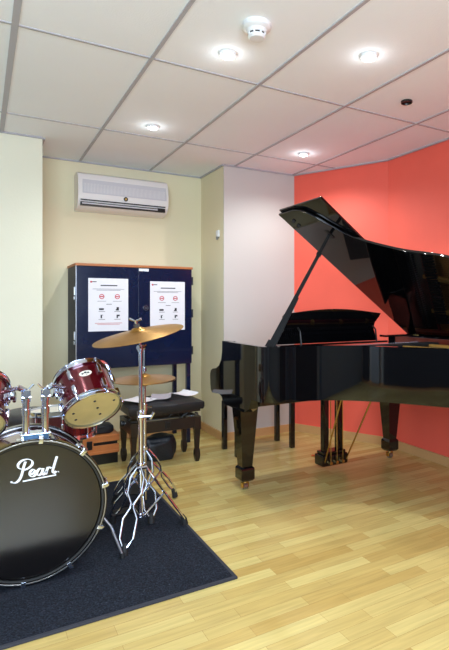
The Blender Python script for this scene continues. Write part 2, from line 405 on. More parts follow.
# legs with casters
def piano_leg(x, y):
    mb = MB()
    def sec(z, w):
        return [(x-w, y-w, z), (x+w, y-w, z), (x+w, y+w, z), (x-w, y+w, z)]
    zs = [(0.65, 0.074), (0.57, 0.074), (0.56, 0.064), (0.535, 0.063), (0.17, 0.037), (0.155, 0.036), (0.145, 0.045), (0.135, 0.047), (0.075, 0.047), (0.062, 0.038), (0.058, 0.02)]
    V = []
    for z, w in zs: V += sec(z, w)
    F = [(0, 1, 2, 3), tuple(len(V)-4+i for i in (0, 1, 2, 3))]
    for i in range(len(zs)-1):
        for k in range(4): F.append((4*i+k, 4*i+(k+1) % 4, 4*i+4+(k+1) % 4, 4*i+4+k))
    mb.add(V, F)
    leg = mb.build('leg', BLACKP, piano, smooth=0)
    c = MB(); c.tube([(x, y, 0.062), (x, y, 0.045)], 0.016, 12)
    c.box(x-0.022, x-0.017, y-0.014, y+0.018, 0.015, 0.047); c.box(x+0.017, x+0.022, y-0.014, y+0.018, 0.015, 0.047); c.box(x-0.022, x+0.022, y-0.014, y+0.018, 0.043, 0.049)
    cc = c.build('caster', BRASS, leg)
    w = MB(); w.tube([(x-0.015, y+0.002, 0.0225), (x-0.013, y+0.002, 0.0225), (x+0.013, y+0.002, 0.0225), (x+0.015, y+0.002, 0.0225)], [0.018, 0.022, 0.022, 0.018], 20); w.build('wheel', STEEL, leg)
piano_leg(1.475, 3.0); piano_leg(2.745, 3.03); piano_leg(2.60, 1.75)
MB().box(2.25, 2.75, 1.70, 1.85, 0.62, 0.655, 0.004).build('tail_beam', BLACKP, piano)
# pedal lyre
lx0, lx1, ly0, ly1 = 2.075, 2.30, 2.98, 3.09
ly = MB(); ly.box(lx0, lx1, ly0, ly1, 0.045, 0.125, 0.012); ly.box(lx0+0.015, lx1-0.015, ly0+0.01, ly1-0.01, 0.125, 0.145, 0.006)
lyre = ly.build('pedal_box', BLACKP, piano)
MB().box(lx0+0.03, lx0+0.075, 3.01, 3.055, 0.14, 0.66, 0.005).build('lyre_post', BLACKP, piano)
MB().box(lx1-0.07, lx1-0.025, 3.01, 3.055, 0.14, 0.66, 0.005).build('lyre_post', BLACKP, piano)
MB().box(lx0+0.06, lx1+0.02, 3.0, 3.06, 0.53, 0.56, 0.004).build('lyre_crossbar', BLACKP, piano)
for k, dx in enumerate((0.06, 0.113, 0.165)):
    x = lx0+dx
    p = MB(); p.box(x-0.009, x+0.009, 3.05, 3.19, 0.062, 0.072, 0.003); p.lathe([(0, 0), (0.016, 0), (0.016, 0.010), (0, 0.010)], 16, Matrix.Translation((x, 3.19, 0.062)))
    p.build('pedal', BRASS, lyre)
    MB().tube([(x, 3.0-0.035, 0.07), (x, 3.0-0.03, 0.66)], 0.0032, 8).build('pedal_rod', BRASS, lyre)
    MB().box(x-0.010, x+0.010, 2.955, 2.985, 0.062, 0.082, 0.003).build('pedal_lever', BRASS, lyre)
MB().tube([(2.095, 2.985, 0.075), (2.04, 2.68, 0.665)], 0.0055, 8).build('lyre_brace', BRASS, piano)
MB().tube([(2.285, 2.985, 0.075), (2.33, 2.68, 0.665)], 0.0055, 8).build('lyre_brace', BRASS, piano)
# music desk
def xz(pts, y0, y1, lean=0.0, zb=0.93):
    M = Matrix(((1, 0, 0, 0), (0, 0, 1, 0), (0, 1, 0, 0), (0, 0, 0, 1)))
    mb = MB(); mb.prism(pts, y0, y1, M, bev=0.002)
    if lean:
        for v in mb.bm.verts: v.co.y += lean*(v.co.z-zb)
    return mb
dk = [(1.66, 0.935), (1.66, 0.985), (1.70, 1.03), (1.69, 1.08), (1.675, 1.12), (1.69, 1.138)] + [(1.70+0.76*t, 1.138+0.030*math.sin(PI*t)) for t in [i/14 for i in range(1, 14)]] + \
     [(2.47, 1.138), (2.495, 1.135), (2.485, 1.11), (2.455, 1.07), (2.45, 1.03), (2.475, 0.985), (2.495, 0.955), (2.495, 0.935)]
xz(dk, 2.905, 2.92, -0.28, 0.93).build('music_desk', BLACKP, piano)
MB().box(1.66, 2.60, 2.89, 3.05, 0.918, 0.932, 0.003).build('desk_shelf', BLACKP, piano)
for x in (1.80, 2.44):
    MB().tube([(x, 2.83, 0.932), (x, 2.845, 1.02), (x, 2.875, 1.045)], 0.006, 8).build('desk_support', BLACKM, piano)
# bass-side case parts seen beyond the desk
MB().box(2.50, 2.80, 2.80, 2.87, 0.963, 0.978, 0.003).build('lid_flap_rest', BLACKP, piano)
for y in (2.80, 2.2, 1.8): MB().box(XB-0.035, XB+0.004, y-0.03, y+0.03, 0.962, 0.972, 0.002).build('hinge', BRASS, piano)
# lid
TH = math.radians(35.4); hx, hz = 2.82, 0.953
ML = Matrix(((-math.cos(TH), 0, math.sin(TH), hx), (0, 1, 0, 0), (math.sin(TH), 0, math.cos(TH), hz), (0, 0, 0, 1)))   # local (d, y, up)
lc = spline([(1.425, 2.72), (1.40, 2.635), (1.345, 2.585), (1.25, 2.53), (1.13, 2.445), (1.05, 2.345), (0.95, 2.16), (0.89, 1.985), (0.83, 1.86), (0.70, 1.69), (0.50, 1.55), (0.2, 1.49), (0.04, 1.56), (0.0, 1.66)], 6)
lid_out = [(0.0, 2.885), (1.425, 2.885)] + [(p.x, p.y) for p in lc]
lid = MB().prism(lid_out, 0.0, 0.016, ML, bev=0.003).build('lid', BLACKP, piano, smooth=40)
fl = [(0.0, 2.405), (1.44, 2.405), (1.44, 2.875), (0.0, 2.875)]
lf = MB().prism(fl, 0.021, 0.035, ML, bev=0.003).build('front_flap', BLACKP, piano)
for d in (0.2, 0.7, 1.25):
    mb = MB(); mb.box(d-0.04, d+0.04, 2.862, 2.89, 0.014, 0.024, 0.001); bmesh.ops.transform(mb.bm, matrix=ML, verts=mb.bm.verts); mb.build('flap_hinge', BRASS, lid)
mb = MB(); mb.prism([(1.14, 2.585), (1.21, 2.585), (1.21, 2.615), (1.14, 2.615)], -0.005, 0.0, ML, bev=0.002); mb.build('prop_socket', BLACKM, lid)
for (d, y) in ((1.30, 2.80), (1.345, 2.80)):
    mb = MB(); mb.lathe([(0, -0.010), (0.012, -0.010), (0.014, 0.0), (0, 0.0)], 14, ML @ Matrix.Translation((d, y, 0))); mb.build('lid_bumper', BLACKR, lid)
# prop stick: base on treble rim to socket under the lid
pa = Vector((1.46, 2.64, 0.955)); pt = ML @ Vector((1.175, 2.60, 0.0))
def bar(a, b, w, t, side):
    a = Vector(a); b = Vector(b); d = (b-a).normalized(); s_ = (Vector(side)-d*Vector(side).dot(d)).normalized(); u = d.cross(s_)
    wa, wb_ = (w if isinstance(w, tuple) else (w, w)); V = []
    for p, ww in ((a, wa), (b, wb_)):
        for i, j in ((-1, -1), (1, -1), (1, 1), (-1, 1)): V.append(p+s_*i*ww/2+u*j*t/2)
    m_ = MB(); m_.add(V, [(0, 1, 2, 3), (4, 5, 6, 7), (0, 1, 5, 4), (1, 2, 6, 5), (2, 3, 7, 6), (3, 0, 4, 7)]); return m_
side = (0.8, -0.5, 0)
prop = bar(pa, pt, (0.026, 0.018), 0.014, side).build('prop_stick', SATINB, piano, smooth=0)
bar(pa+Vector((0.01, -0.012, 0)), pa+(pt-pa)*0.42+Vector((0.005, -0.012, 0)), (0.038, 0.018), 0.012, side).build('short_prop', SATINB, prop, smooth=0)
c1 = pa+(pt-pa)*0.80
bar(c1, c1+(pt-pa).normalized()*0.02, 0.030, 0.022, side).build('prop_collar', SATINB, prop, smooth=0)
bar(pa-(pt-pa).normalized()*0.02+Vector((0.0, 0, 0.004)), pa+(pt-pa).normalized()*0.03, 0.045, 0.026, side).build('prop_hinge', SATINB, prop, smooth=0)

# ================================================================ PIANO BENCH BEHIND THE PIANO
pbch = thing('piano_bench', 'black straight-legged piano bench behind the grand piano keyboard', 'bench', (1.99, 3.79, 0))
MB().box(1.71, 2.27, 3.64, 3.95, 0.455, 0.50, 0.012).build('seat', LEATHER, pbch)
MB().box(1.725, 2.255, 3.655, 3.935, 0.375, 0.456, 0.003).build('apron', BLACKP, pbch)
for x in (1.72, 2.222):
    for y in (3.65, 3.902):
        MB().box(x, x+0.038, y, y+0.038, 0.0, 0.40, 0.003).build('leg', BLACKP, pbch)

# ================================================================ ADJUSTABLE BENCH BY THE CABINET
ab = thing('piano_stool', 'dark adjustable piano stool with padded black seat strewn with papers', 'stool', (1.185, 3.87, 0))
def cushion(x0, x1, y0, y1, z0, z1, crown=0.012):
    mb = MB(); nx, ny = 16, 12; P = {}
    def sq(t): return (abs(2*t-1)**5)
    for i in range(nx+1):
        for j in range(ny+1):
            u, v = i/nx, j/ny; e = max(sq(u), sq(v))
            z = z1 - 0.018*e + crown*(1-e)*(1-0.5*((2*u-1)**2+(2*v-1)**2)) 
            z -= 0.004*math.exp(-((u-0.5)/0.03)**2)
            P[i, j] = mb.bm.verts.new((x0+(x1-x0)*u, y0+(y1-y0)*v, z))
    for i in range(nx):
        for j in range(ny): mb.bm.faces.new((P[i, j], P[i+1, j], P[i+1, j+1], P[i, j+1]))
    ed = [P[i, 0] for i in range(nx+1)]+[P[nx, j] for j in range(1, ny+1)]+[P[i, ny] for i in range(nx-1, -1, -1)]+[P[0, j] for j in range(ny-1, 0, -1)]
    prev = ed; cx, cy = (x0+x1)/2, (y0+y1)/2
    for (zz, o_) in ((z1-0.028, 1.012), (z0+0.02, 1.012), (z0, 0.985)):
        nw = [mb.bm.verts.new((cx+(v.co.x-cx)*o_ if prev is ed else cx+(v.co.x-cx)*(1 if zz > z0 else 0.975), cy+(v.co.y-cy)*(o_ if prev is ed else (1 if zz > z0 else 0.975)), zz)) for v in prev]
        for k in range(len(prev)): mb.bm.faces.new((prev[k], prev[(k+1) % len(prev)], nw[(k+1) % len(prev)], nw[k]))
        prev = nw
    mb.bm.faces.new(prev); return mb
cushion(0.905, 1.465, 3.685, 4.06, 0.405, 0.478).build('seat', LEATHER, ab, smooth=50)
MB().box(0.925, 1.445, 3.705, 4.04, 0.385, 0.405, 0.003).build('seat_board', DARKW, ab)
fr = MB(); fr.box(0.93, 1.44, 3.71, 3.73, 0.262, 0.345, 0.004); fr.box(0.93, 1.44, 4.02, 4.04, 0.262, 0.345, 0.004)
fr.box(0.92, 0.94, 3.71, 4.04, 0.262, 0.345, 0.004); fr.box(1.43, 1.45, 3.71, 4.04, 0.262, 0.345, 0.004); fr.build('apron', DARKW, ab)
for x0 in (1.0, 1.32):
    for y in (3.78, 3.96):
        MB().tube([(x0-0.06, y, 0.30), (x0+0.08, y, 0.388)], 0.007, 8).build('scissor_arm', BLACKM, ab); MB().tube([(x0+0.08, y+0.015, 0.30), (x0-0.06, y+0.015, 0.388)], 0.007, 8).build('scissor_arm', BLACKM, ab)
MB().tube([(0.905, 3.87, 0.32), (1.465, 3.87, 0.32)], 0.008, 10).build('height_shaft', STEEL, ab)
for sx, x in ((-1, 0.905), (1, 1.465)):
    kn = MB(); kn.tube([(x-0.01*sx, 3.87, 0.32), (x, 3.87, 0.32), (x+0.018*sx, 3.87, 0.32)], [0.012, 0.026, 0.024], 18); kn.build('height_knob', BLACKM, ab)
MB().box(1.17, 1.21, 3.702, 3.71, 0.285, 0.33, 0.002).build('apron_plaque', BLACKM, ab)
for x in (0.945, 1.425):
    for y in (3.73, 4.02):
        lg = MB(); zs = [(0.345, .024), (0.25, .024), (0.24, .021), (0.10, .014), (0.085, .019), (0.05, .021), (0.02, .017), (0.0, .012)]
        V = []
        for z, w in zs: V += [(x-w, y-w, z), (x+w, y-w, z), (x+w, y+w, z), (x-w, y+w, z)]
        F = [(0, 1, 2, 3), tuple(len(V)-4+i for i in range(4))]
        for i in range(len(zs)-1):
            for k in range(4): F.append((4*i+k, 4*i+(k+1) % 4, 4*i+4+(k+1) % 4, 4*i+4+k))
        lg.add(V, F); lg.build('leg', DARKW, ab, smooth=0)
def sheet(name, cx, cy, z, w, h, rot, label, curl=0.01, group=None, m=PAPER):
    mb = MB(); nx, ny = 8, 6; P = {}
    for i in range(nx+1):
        for j in range(ny+1):
            u, v = i/nx-0.5, j/ny-0.5
            P[i, j] = mb.bm.verts.new((u*w, v*h, curl*(abs(2*u)**3)*(1 if u > 0 else 0.3)))
    for i in range(nx):
        for j in range(ny): mb.bm.faces.new((P[i, j], P[i+1, j], P[i+1, j+1], P[i, j+1]))
    r = bmesh.ops.extrude_face_region(mb.bm, geom=mb.bm.faces[:])
    for v in [e for e in r['geom'] if isinstance(e, bmesh.types.BMVert)]: v.co.z += 0.001
    o = mb.build(name, m, smooth=40); o.location = (cx, cy, z); o.rotation_euler = (0, 0, rot)
    tag(o, label, 'paper', group); return o
GREYP = mat('grey_paper', (176, 172, 182), 0.7)
def papers():
    L = [(1.01, 3.83, 0.4905, 0.16, 0.21, 0.5, 'leftmost pale loose sheet lying on the padded stool seat', 0.006, PAPER),
         (1.19, 3.87, 0.4925, 0.15, 0.23, -0.35, 'grey loose sheet in the middle of the padded stool seat', 0.012, GREYP),
         (1.385, 3.90, 0.4905, 0.13, 0.20, 0.3, 'rightmost loose sheet with a curled edge on the padded stool seat', 0.018, PAPER)]
    for (x, y, z, w, h, r, lab, curl, m) in L: sheet('paper_sheet', x, y, z, w, h, r, lab, curl, 'loose papers on the stool', m)
papers()

# ================================================================ CABINET ON LEGS
cb = thing('cabinet', 'tall navy lacquered cabinet on legs with a wooden top edge', 'cabinet', (1.11, 4.45, 0))
CX0, CX1, CY0, CY1 = 0.638, 1.58, 4.25, 4.672
MB().box(CX0, CX1, CY0+0.02, CY1, 0.685, 1.50, 0.002).build('body', mat('navy_side_paint', (14, 26, 58), 0.55), cb)
MB().box(CX0-0.006, CX1+0.006, CY0-0.004, CY1, 1.50, 1.52, 0.003).build('top_board', WOODTOP, cb)
dl = MB().box(CX0+0.004, 1.1165, CY0, CY0+0.02, 0.69, 1.497, 0.0008).build('door', NAVY, cb)
drr = MB().box(1.118, CX1-0.004, CY0, CY0+0.02, 0.69, 1.497, 0.0008).build('door', NAVY, cb)
MB().box(CX0-0.002, CX0+0.004, CY0-0.002, CY0+0.008, 0.69, 1.50).build('edge_strip', STEEL, cb)
for z in (1.30, 0.95):
    h = MB(); h.box(CX0-0.008, CX0, CY0+0.03, CY0+0.075, z-0.03, z+0.035, 0.002); h.box(CX0-0.012, CX0-0.006, CY0+0.015, CY0+0.055, z-0.065, z-0.04, 0.002); h.build('latch', STEEL, cb)
for z in (1.40, 1.12, 0.80):
    h = MB(); h.tube([(CX1+0.004, CY0+0.003, z-0.035), (CX1+0.004, CY0+0.003, z+0.035)], 0.007, 10); h.build('hinge', BLACKM, cb)
lk = MB(); lk.lathe([(0.015, 0), (0.022, 0), (0.022, 0.006), (0.015, 0.006)], 24, axis_M((1.178, CY0, 1.168), (0, -1, 0)), True); lk.lathe([(0, 0), (0.010, 0), (0.010, 0.004), (0, 0.004)], 16, axis_M((1.178, CY0, 1.168), (0, -1, 0))); lk.build('lock', CHROME, drr)
MB().box(1.122, 1.203, CY0-0.0015, CY0, 1.471, 1.493).build('label_plate', PLASTW, drr, smooth=0)
for x in (CX0+0.01, CX1-0.045):
    for y in (CY0+0.01, CY1-0.05):
        MB().box(x, x+0.035, y, y+0.035, 0.0, 0.686, 0.002).build('leg', NAVY, cb)
def poster(x0, x1, z0, z1, label):
    y = CY0
    t = thing('notice_sheet', label, 'notice', ((x0+x1)/2, y-0.001, z0), group='printed notices taped to the cabinet')
    MB().box(x0, x1, y-0.0015, y-0.0002, z0, z1).build('paper', PAPER, t, smooth=0)
    w, h = x1-x0, z1-z0; Y0, Y1 = y-0.0022, y-0.0014
    def r(u0, u1, v0, v1): return (x0+u0*w, x0+u1*w, Y0, Y1, z1-v1*h, z1-v0*h)
    def pr(nm, m_, *rects):
        k = MB()
        for q in rects: k.box(*r(*q))
        k.build(nm, m_, t, smooth=0)
    pr('title_line', PRINT_K, (.30, .72, .125, .145)); pr('header_line', PRINT_K, (.10, .20, .06, .075)); pr('divider_line', PRINT_K, (.44, .58, .485, .495))
    pr('text_line', PRINT_K, (.10, .90, .20, .206)); pr('text_line', PRINT_K, (.20, .80, .222, .228))
    for u in (.33, .72):
        pr('caption_line', PRINT_K, (u-.11, u+.11, .43, .436)); pr('caption_line', PRINT_K, (u-.08, u+.08, .625, .632)); pr('caption_line', PRINT_K, (u-.08, u+.08, .775, .782))
        MB().lathe([(0.014, -0.0004), (0.020, -0.0004), (0.020, 0.0008), (0.014, 0.0008)], 20, axis_M((x0+u*w, y-0.0014, z1-.345*h), (0, -1, 0)), True).build('red_ring', PRINT_R, t, smooth=0)
        pr('red_bar', PRINT_R, (u-.04, u+.04, .335, .355))
    pr('icon', PRINT_K, (.26, .38, .565, .60)); pr('icon', PRINT_K, (.70, .76, .545, .61), (.68, .74, .585, .61))
    pr('icon', PRINT_K, (.30, .335, .69, .755), (.30, .36, .69, .70)); pr('icon', PRINT_K, (.70, .735, .69, .755), (.73, .78, .69, .72))
    MB().lathe([(0, 0), (0.008, 0), (0.008, 0.0008), (0, 0.0008)], 14, axis_M((x0+.07*w, y-0.0014, z1-.07*h), (0, -1, 0))).build('red_dot', PRINT_R, t, smooth=0)
    if x0 < 1: pr('red_line', PRINT_R, (.16, .84, .845, .853)); pr('red_line', PRINT_R, (.22, .78, .87, .877))
    return t
poster(0.728, 1.035, 0.985, 1.405, 'white printed notice on the left cabinet door with a red footer line')
p2 = poster(1.214, 1.514, 0.98, 1.39, 'white printed notice on the right cabinet door beside the round lock')

# ================================================================ AIR CONDITIONER
ac = thing('air_conditioner', 'white wall-mounted split air conditioner above the navy cabinet', 'air conditioner', (1.07, 4.69, 2.0))
AX0, AX1 = 0.688, 1.445
def yz_prism(pts, x0, x1, bev=0.0):
    M = Matrix(((0, 0, 1, 0), (1, 0, 0, 0), (0, 1, 0, 0), (0, 0, 0, 1)))
    return MB().prism(pts, x0, x1, M, bev)
acp = [(4.69, 2.30), (4.56, 2.30), (4.51, 2.28), (4.485, 2.235), (4.475, 2.16), (4.475, 2.085), (4.485, 2.05), (4.52, 2.01), (4.60, 1.99), (4.69, 1.99)]
yz_prism(acp, AX0, AX1, 0.006).build('casing', ACW, ac)
yz_prism([(4.495, 2.232), (4.484, 2.230), (4.470, 2.165), (4.470, 2.115), (4.495, 2.115)], AX0+0.035, AX1-0.02, 0.002).build('front_grille', ACG, ac)
gl = MB()
for k in range(60):
    x = AX0+0.045+k*0.0114
    gl.prism([(4.4835, 2.220), (4.4675, 2.165), (4.4675, 2.125), (4.4705, 2.125), (4.4705, 2.165), (4.4865, 2.220)], x, x+0.003, Matrix(((0, 0, 1, 0), (1, 0, 0, 0), (0, 1, 0, 0), (0, 0, 0, 1))))
gl.build('grille_slats', ACW, ac, smooth=0)
MB().box(AX0+0.02, AX1-0.03, 4.4735, 4.50, 2.055, 2.064, 0.0).build('outlet', BLACKM, ac, smooth=0)
MB().box(AX0+0.03, AX1-0.10, 4.468, 4.50, 2.024, 2.036, 0.003).build('louver', mat('louver_grey', (190, 190, 196), 0.4), ac)
MB().box(AX0+0.02, AX1-0.03, 4.479, 4.51, 2.014, 2.044, 0.0).build('outlet_recess', BLACKM, ac, smooth=0)
MB().box(AX1-0.10, AX1-0.035, 4.468, 4.5, 2.02, 2.046, 0.003).build('display_panel', BLACKM, ac)
em = MB(); em.lathe([(0, 0), (0.018, 0), (0.018, 0.004), (0, 0.004)], 24, axis_M((1.07, 4.475, 2.095), (0, -1, 0))); e_ = em.build('emblem', BLACKM, ac)
MB().lathe([(0, 0.004), (0.009, 0.004), (0.009, 0.006), (0, 0.006)], 20, axis_M((1.07, 4.475, 2.095), (0, -1, 0))).build('emblem_centre', BRASS, e_)

# ================================================================ WALL SENSOR
ws = thing('wall_sensor', 'small white sensor on the cream side of the column', 'sensor', (1.835, 4.26, 1.82))
MB().box(1.815, 1.835, 4.235, 4.285, 1.80, 1.86, 0.005).build('housing', PLASTW, ws)
MB().tube([(1.822, 4.26, 1.80), (1.815, 4.26, 1.775)], [0.014, 0.006], 12).build('lens', mat('sensor_grey', (120, 120, 120), 0.4), ws)

# ================================================================ CEILING FITTINGS
LAMPE = emis('lamp_glow', (255, 248, 236), 14)
def downlight(x, y, label, power=1.0, group='recessed ceiling downlights'):
    t = thing('downlight', label, 'ceiling light', (x, y, H), local=True, group=group)
    MB().lathe([(0.030, 0.010), (0.031, -0.001), (0.036, -0.004), (0.042, -0.001), (0.043, 0.012)], 32, None).build('trim_ring', PLASTW, t, smooth=50)
    MB().lathe([(0, -0.012), (0.016, -0.010), (0.027, -0.004), (0.031, 0.004)], 24).build('bulb', LAMPE, t, smooth=50)
    l = bpy.data.lights.new('bulb_light', 'SPOT'); l.energy = LAMP_POWER*power*4; l.color = LAMP_COLOR; l.spot_size = math.radians(158); l.spot_blend = 0.7; l.shadow_soft_size = 0.03
    lo = bpy.data.objects.new('bulb_light', l); COL.objects.link(lo); lo.parent = t; lo.location = (0, 0, -0.045)
    l2 = bpy.data.lights.new('bulb_glow', 'POINT'); l2.energy = LAMP_POWER*power*0.05; l2.color = LAMP_COLOR; l2.shadow_soft_size = 0.025
    l3 = bpy.data.objects.new('bulb_glow', l2); COL.objects.link(l3); l3.parent = t; l3.location = (0, 0, -0.042)
    return t
downlight(1.02, 3.506, 'lit ceiling downlight with a star glare in front of the air conditioner')
downlight(1.038, 2.30, 'lit ceiling downlight right beside the smoke detector')
downlight(1.641, 1.962, 'lit ceiling downlight nearest the right edge, with a greenish rim')
downlight(2.256, 3.511, 'lit ceiling downlight close to the top of the red wall', 1.25)
downlight(-0.2, 2.30, 'unseen added downlight over the left end of the drum kit', 0.5)  # out of view, this lamp and the next two are added for fill
downlight(1.04, 1.1, 'unseen added downlight nearest the camera, left one', 0.5)  # added fill lamp, outside the frame
downlight(2.25, 1.1, 'unseen added downlight over the piano tail', 0.6)  # extra lamp beyond the frame, added to light the room
dh = thing('dark_downlight', 'small dark deeply recessed round fitting in the ceiling near the red wall', 'ceiling light', (2.204, 2.284, H), local=True)
MB().lathe([(0, 0.008), (0.027, 0.008), (0.030, -0.001), (0.034, -0.001), (0.034, 0.011)], 24).build('trim_ring', BLACKM, dh, smooth=40)
sd = thing('smoke_detector', 'round white smoke detector on the ceiling tile', 'smoke detector', (1.038, 1.994, H), local=True)
MB().lathe([(0.062, 0.012), (0.062, -0.006), (0.056, -0.012), (0.045, -0.016), (0.040, -0.030)], 40).build('base', PLASTW, sd, smooth=35)
MB().lathe([(0.036, -0.028), (0.036, -0.040), (0, -0.040)], 40).build('sensing_slots', PRINT_K, sd, smooth=35)
dl_ = bpy.data.lights.new('recessed_light', 'SPOT'); dl_.energy = LAMP_POWER*4; dl_.color = LAMP_COLOR; dl_.spot_size = math.radians(110); dl_.spot_blend = 0.8; dl_.shadow_soft_size = 0.02
do_ = bpy.data.objects.new('recessed_light', dl_); COL.objects.link(do_); do_.parent = dh; do_.location = (0, 0, -0.004)
cp = MB(); cp.lathe([(0.038, -0.038), (0.038, -0.046), (0.032, -0.053), (0, -0.055)], 40); cp.lathe([(0.040, -0.026), (0.040, -0.031), (0.03, -0.031)], 40)
for k in range(8):
    a = k*PI/4; cp.box(-0.004, 0.004, -0.004, 0.004, 0, 0.001) if False else cp.tube([(0.036*math.cos(a), 0.036*math.sin(a), -0.030), (0.036*math.cos(a), 0.036*math.sin(a), -0.040)], 0.005, 6)
cp.build('cap', PLASTW, sd, smooth=35)

# ================================================================ RUG
rug = thing('rug', 'dark charcoal rug under the drum kit', 'rug', (0, 2.04, 0))
MB().box(-1.6, 0.953, 2.05, 3.55, 0.0, 0.009, 0.003).build('pile', RUGM, rug)
bd = MB(); bd.box(-1.6, 0.967, 2.036, 2.052, 0, 0.011, 0.003); bd.box(0.951, 0.967, 2.05, 3.555, 0, 0.011, 0.003); bd.box(-1.6, 0.967, 3.548, 3.562, 0, 0.011, 0.003)
bd.build('binding', mat('rug_binding', (44, 46, 56), 0.7), rug)
RZ = 0.0095

# ================================================================ DRUMS
def drum_parts(t, R, D, nl, top_m, bot_m, hoop_m=CHROME, shell_m=BURG, z0=0.0, bottom=True):
    MB().lathe([(R-0.006, z0+0.012), (R, z0+0.012), (R, z0+D-0.012), (R-0.006, z0+D-0.012)], 64, closed=True).build('shell', shell_m, t, smooth=40)
    for nm, hn, z, s_, m in (('batter_head', 'top_hoop', z0+D, 1, top_m), ('resonant_head', 'bottom_hoop', z0, -1, bot_m)):
        MB().lathe([(0, z), (R-0.004, z), (R+0.002, z-0.006*s_), (R+0.002, z-0.014*s_)], 64).build(nm, m, t, smooth=30)
        MB().lathe([(R+0.003, z-0.018*s_), (R+0.014, z-0.018*s_), (R+0.015, z-0.014*s_), (R+0.007, z-0.012*s_), (R+0.007, z+0.004*s_), (R+0.011, z+0.010*s_), (R+0.007, z+0.012*s_), (R+0.003, z+0.008*s_)], 64, closed=True).build(hn, hoop_m, t, smooth=40)
    for k in range(nl):
        a = 2*PI*(k+0.5)/nl; M = Matrix.Rotation(a, 4, 'Z')
        if D > 0.18:
            for zz, s_ in ((z0+D*0.72, 1), (z0+D*0.28, -1)):
                b = MB(); b.box(R-0.002, R+0.018, -0.011, 0.011, zz-0.027, zz+0.027, 0.007); bmesh.ops.transform(b.bm, matrix=M, verts=b.bm.verts); lg = b.build('lug', CHROME, t)
                e = z0+D+0.002 if s_ > 0 else z0-0.002
                b = MB(); b.tube([(R+0.011, 0, zz), (R+0.011, 0, e)], 0.0035, 8); b.tube([(R+0.011, 0, e), (R+0.011, 0, e+0.008*s_)], 0.006, 6); bmesh.ops.transform(b.bm, matrix=M, verts=b.bm.verts); b.build('tension_rod', CHROME, lg)
        else:
            zz = z0+D/2
            b = MB(); b.box(R-0.002, R+0.016, -0.009, 0.009, zz-0.02, zz+0.02, 0.006); bmesh.ops.transform(b.bm, matrix=M, verts=b.bm.verts); lg = b.build('lug', CHROME, t)
            b = MB(); b.tube([(R+0.011, 0, z0-0.006), (R+0.011, 0, z0+D+0.008)], 0.0035, 8); bmesh.ops.transform(b.bm, matrix=M, verts=b.bm.verts); b.build('tension_rod', CHROME, lg)
def place(t, loc, zaxis, xaxis):
    M = axis_M(loc, zaxis, xaxis); t.rotation_mode = 'QUATERNION'; t.location = loc; t.rotation_quaternion = M.to_quaternion()
TA = Vector((-0.138, 0.71, 0.69)).normalized()
tomR = 0.131
tom = thing('tom_drum', 'burgundy tom drum nearer the navy cabinet, tilted with its yellow underside showing', 'drum', local=True, group='rack toms')
drum_parts(tom, tomR, 0.205, 6, HEADW, HEADY)
place(tom, (0.484, 2.69, 0.677), TA, (0, -1, 0))
# badge faces the camera side (local +x)
def oval_badge(t, R, z, a, w=0.030, h=0.016):
    M = Matrix.Rotation(a, 4, 'Z') @ Matrix(((0, 0, 1, R-0.001), (1, 0, 0, 0), (0, 1, 0, z), (0, 0, 0, 1)))
    b = MB(); b.prism([(w*math.cos(2*PI*k/24), h*math.sin(2*PI*k/24)) for k in range(24)], 0.0, 0.004, M, 0.001); bo = b.build('badge', IVORY, t)
    c = MB()
    for (x, y, r_) in ((-0.014, 0.0, 0.006), (0.0, 0.004, 0.007), (0.013, 0.0, 0.006), (0.004, -0.008, 0.003)):
        c.prism([(x+r_*math.cos(2*PI*k/10), y+r_*0.8*math.sin(2*PI*k/10)) for k in range(10)], 0.004, 0.0045, M)
    c.build('badge_mark', PRINT_K, bo, smooth=0)
oval_badge(tom, tomR, 0.13, 0.0)
# dots on the underside, given as offsets in room space from the head centre
e1 = TA.cross(Vector((0, 0, 1))).normalized(); e2 = TA.cross(e1)
Mi = axis_M((0, 0, 0), TA, (0, -1, 0)).inverted()
for (a, b) in ((-0.01, -0.066), (0.02, -0.008), (0.048, 0.048), (-0.093, 0.014), (-0.068, 0.069), (0.090, -0.056)):
    p = Mi @ (e1*a+e2*b)
    MB().lathe([(0, -0.0015), (0.0065, -0.0015), (0.0065, 0.0005)], 14, Matrix.Translation((p.x, p.y, 0))).build('felt_dot', PRINT_K, tom, smooth=0)
def tom_bracket(t, R, z, a):
    M = Matrix.Rotation(a, 4, 'Z')
    b = MB(); b.box(R-0.001, R+0.012, -0.028, 0.028, z-0.035, z+0.035, 0.005); b.box(R+0.008, R+0.045, -0.016, 0.016, z-0.018, z+0.018, 0.005)
    b.tube([(R+0.03, -0.035, z), (R+0.03, 0.035, z)], 0.006, 8); b.tube([(R+0.03, 0.033, z-0.012), (R+0.03, 0.038, z+0.012)], 0.008, 8)
    bmesh.ops.transform(b.bm, matrix=M, verts=b.bm.verts); b.build('mounting_bracket', CHROME, t)
tom_bracket(tom, tomR, 0.115, -1.15)
tom2 = thing('tom_drum', 'burgundy tom drum cut off by the left edge of the picture', 'drum', local=True, group='rack toms')
drum_parts(tom2, tomR, 0.205, 6, HEADW, HEADY)
place(tom2, (-0.035, 2.66, 0.672), Vector((0.10, 0.70, 0.70)), (0, -1, 0))
oval_badge(tom2, tomR, 0.13, 0.0); tom_bracket(tom2, tomR, 0.115, 1.15)

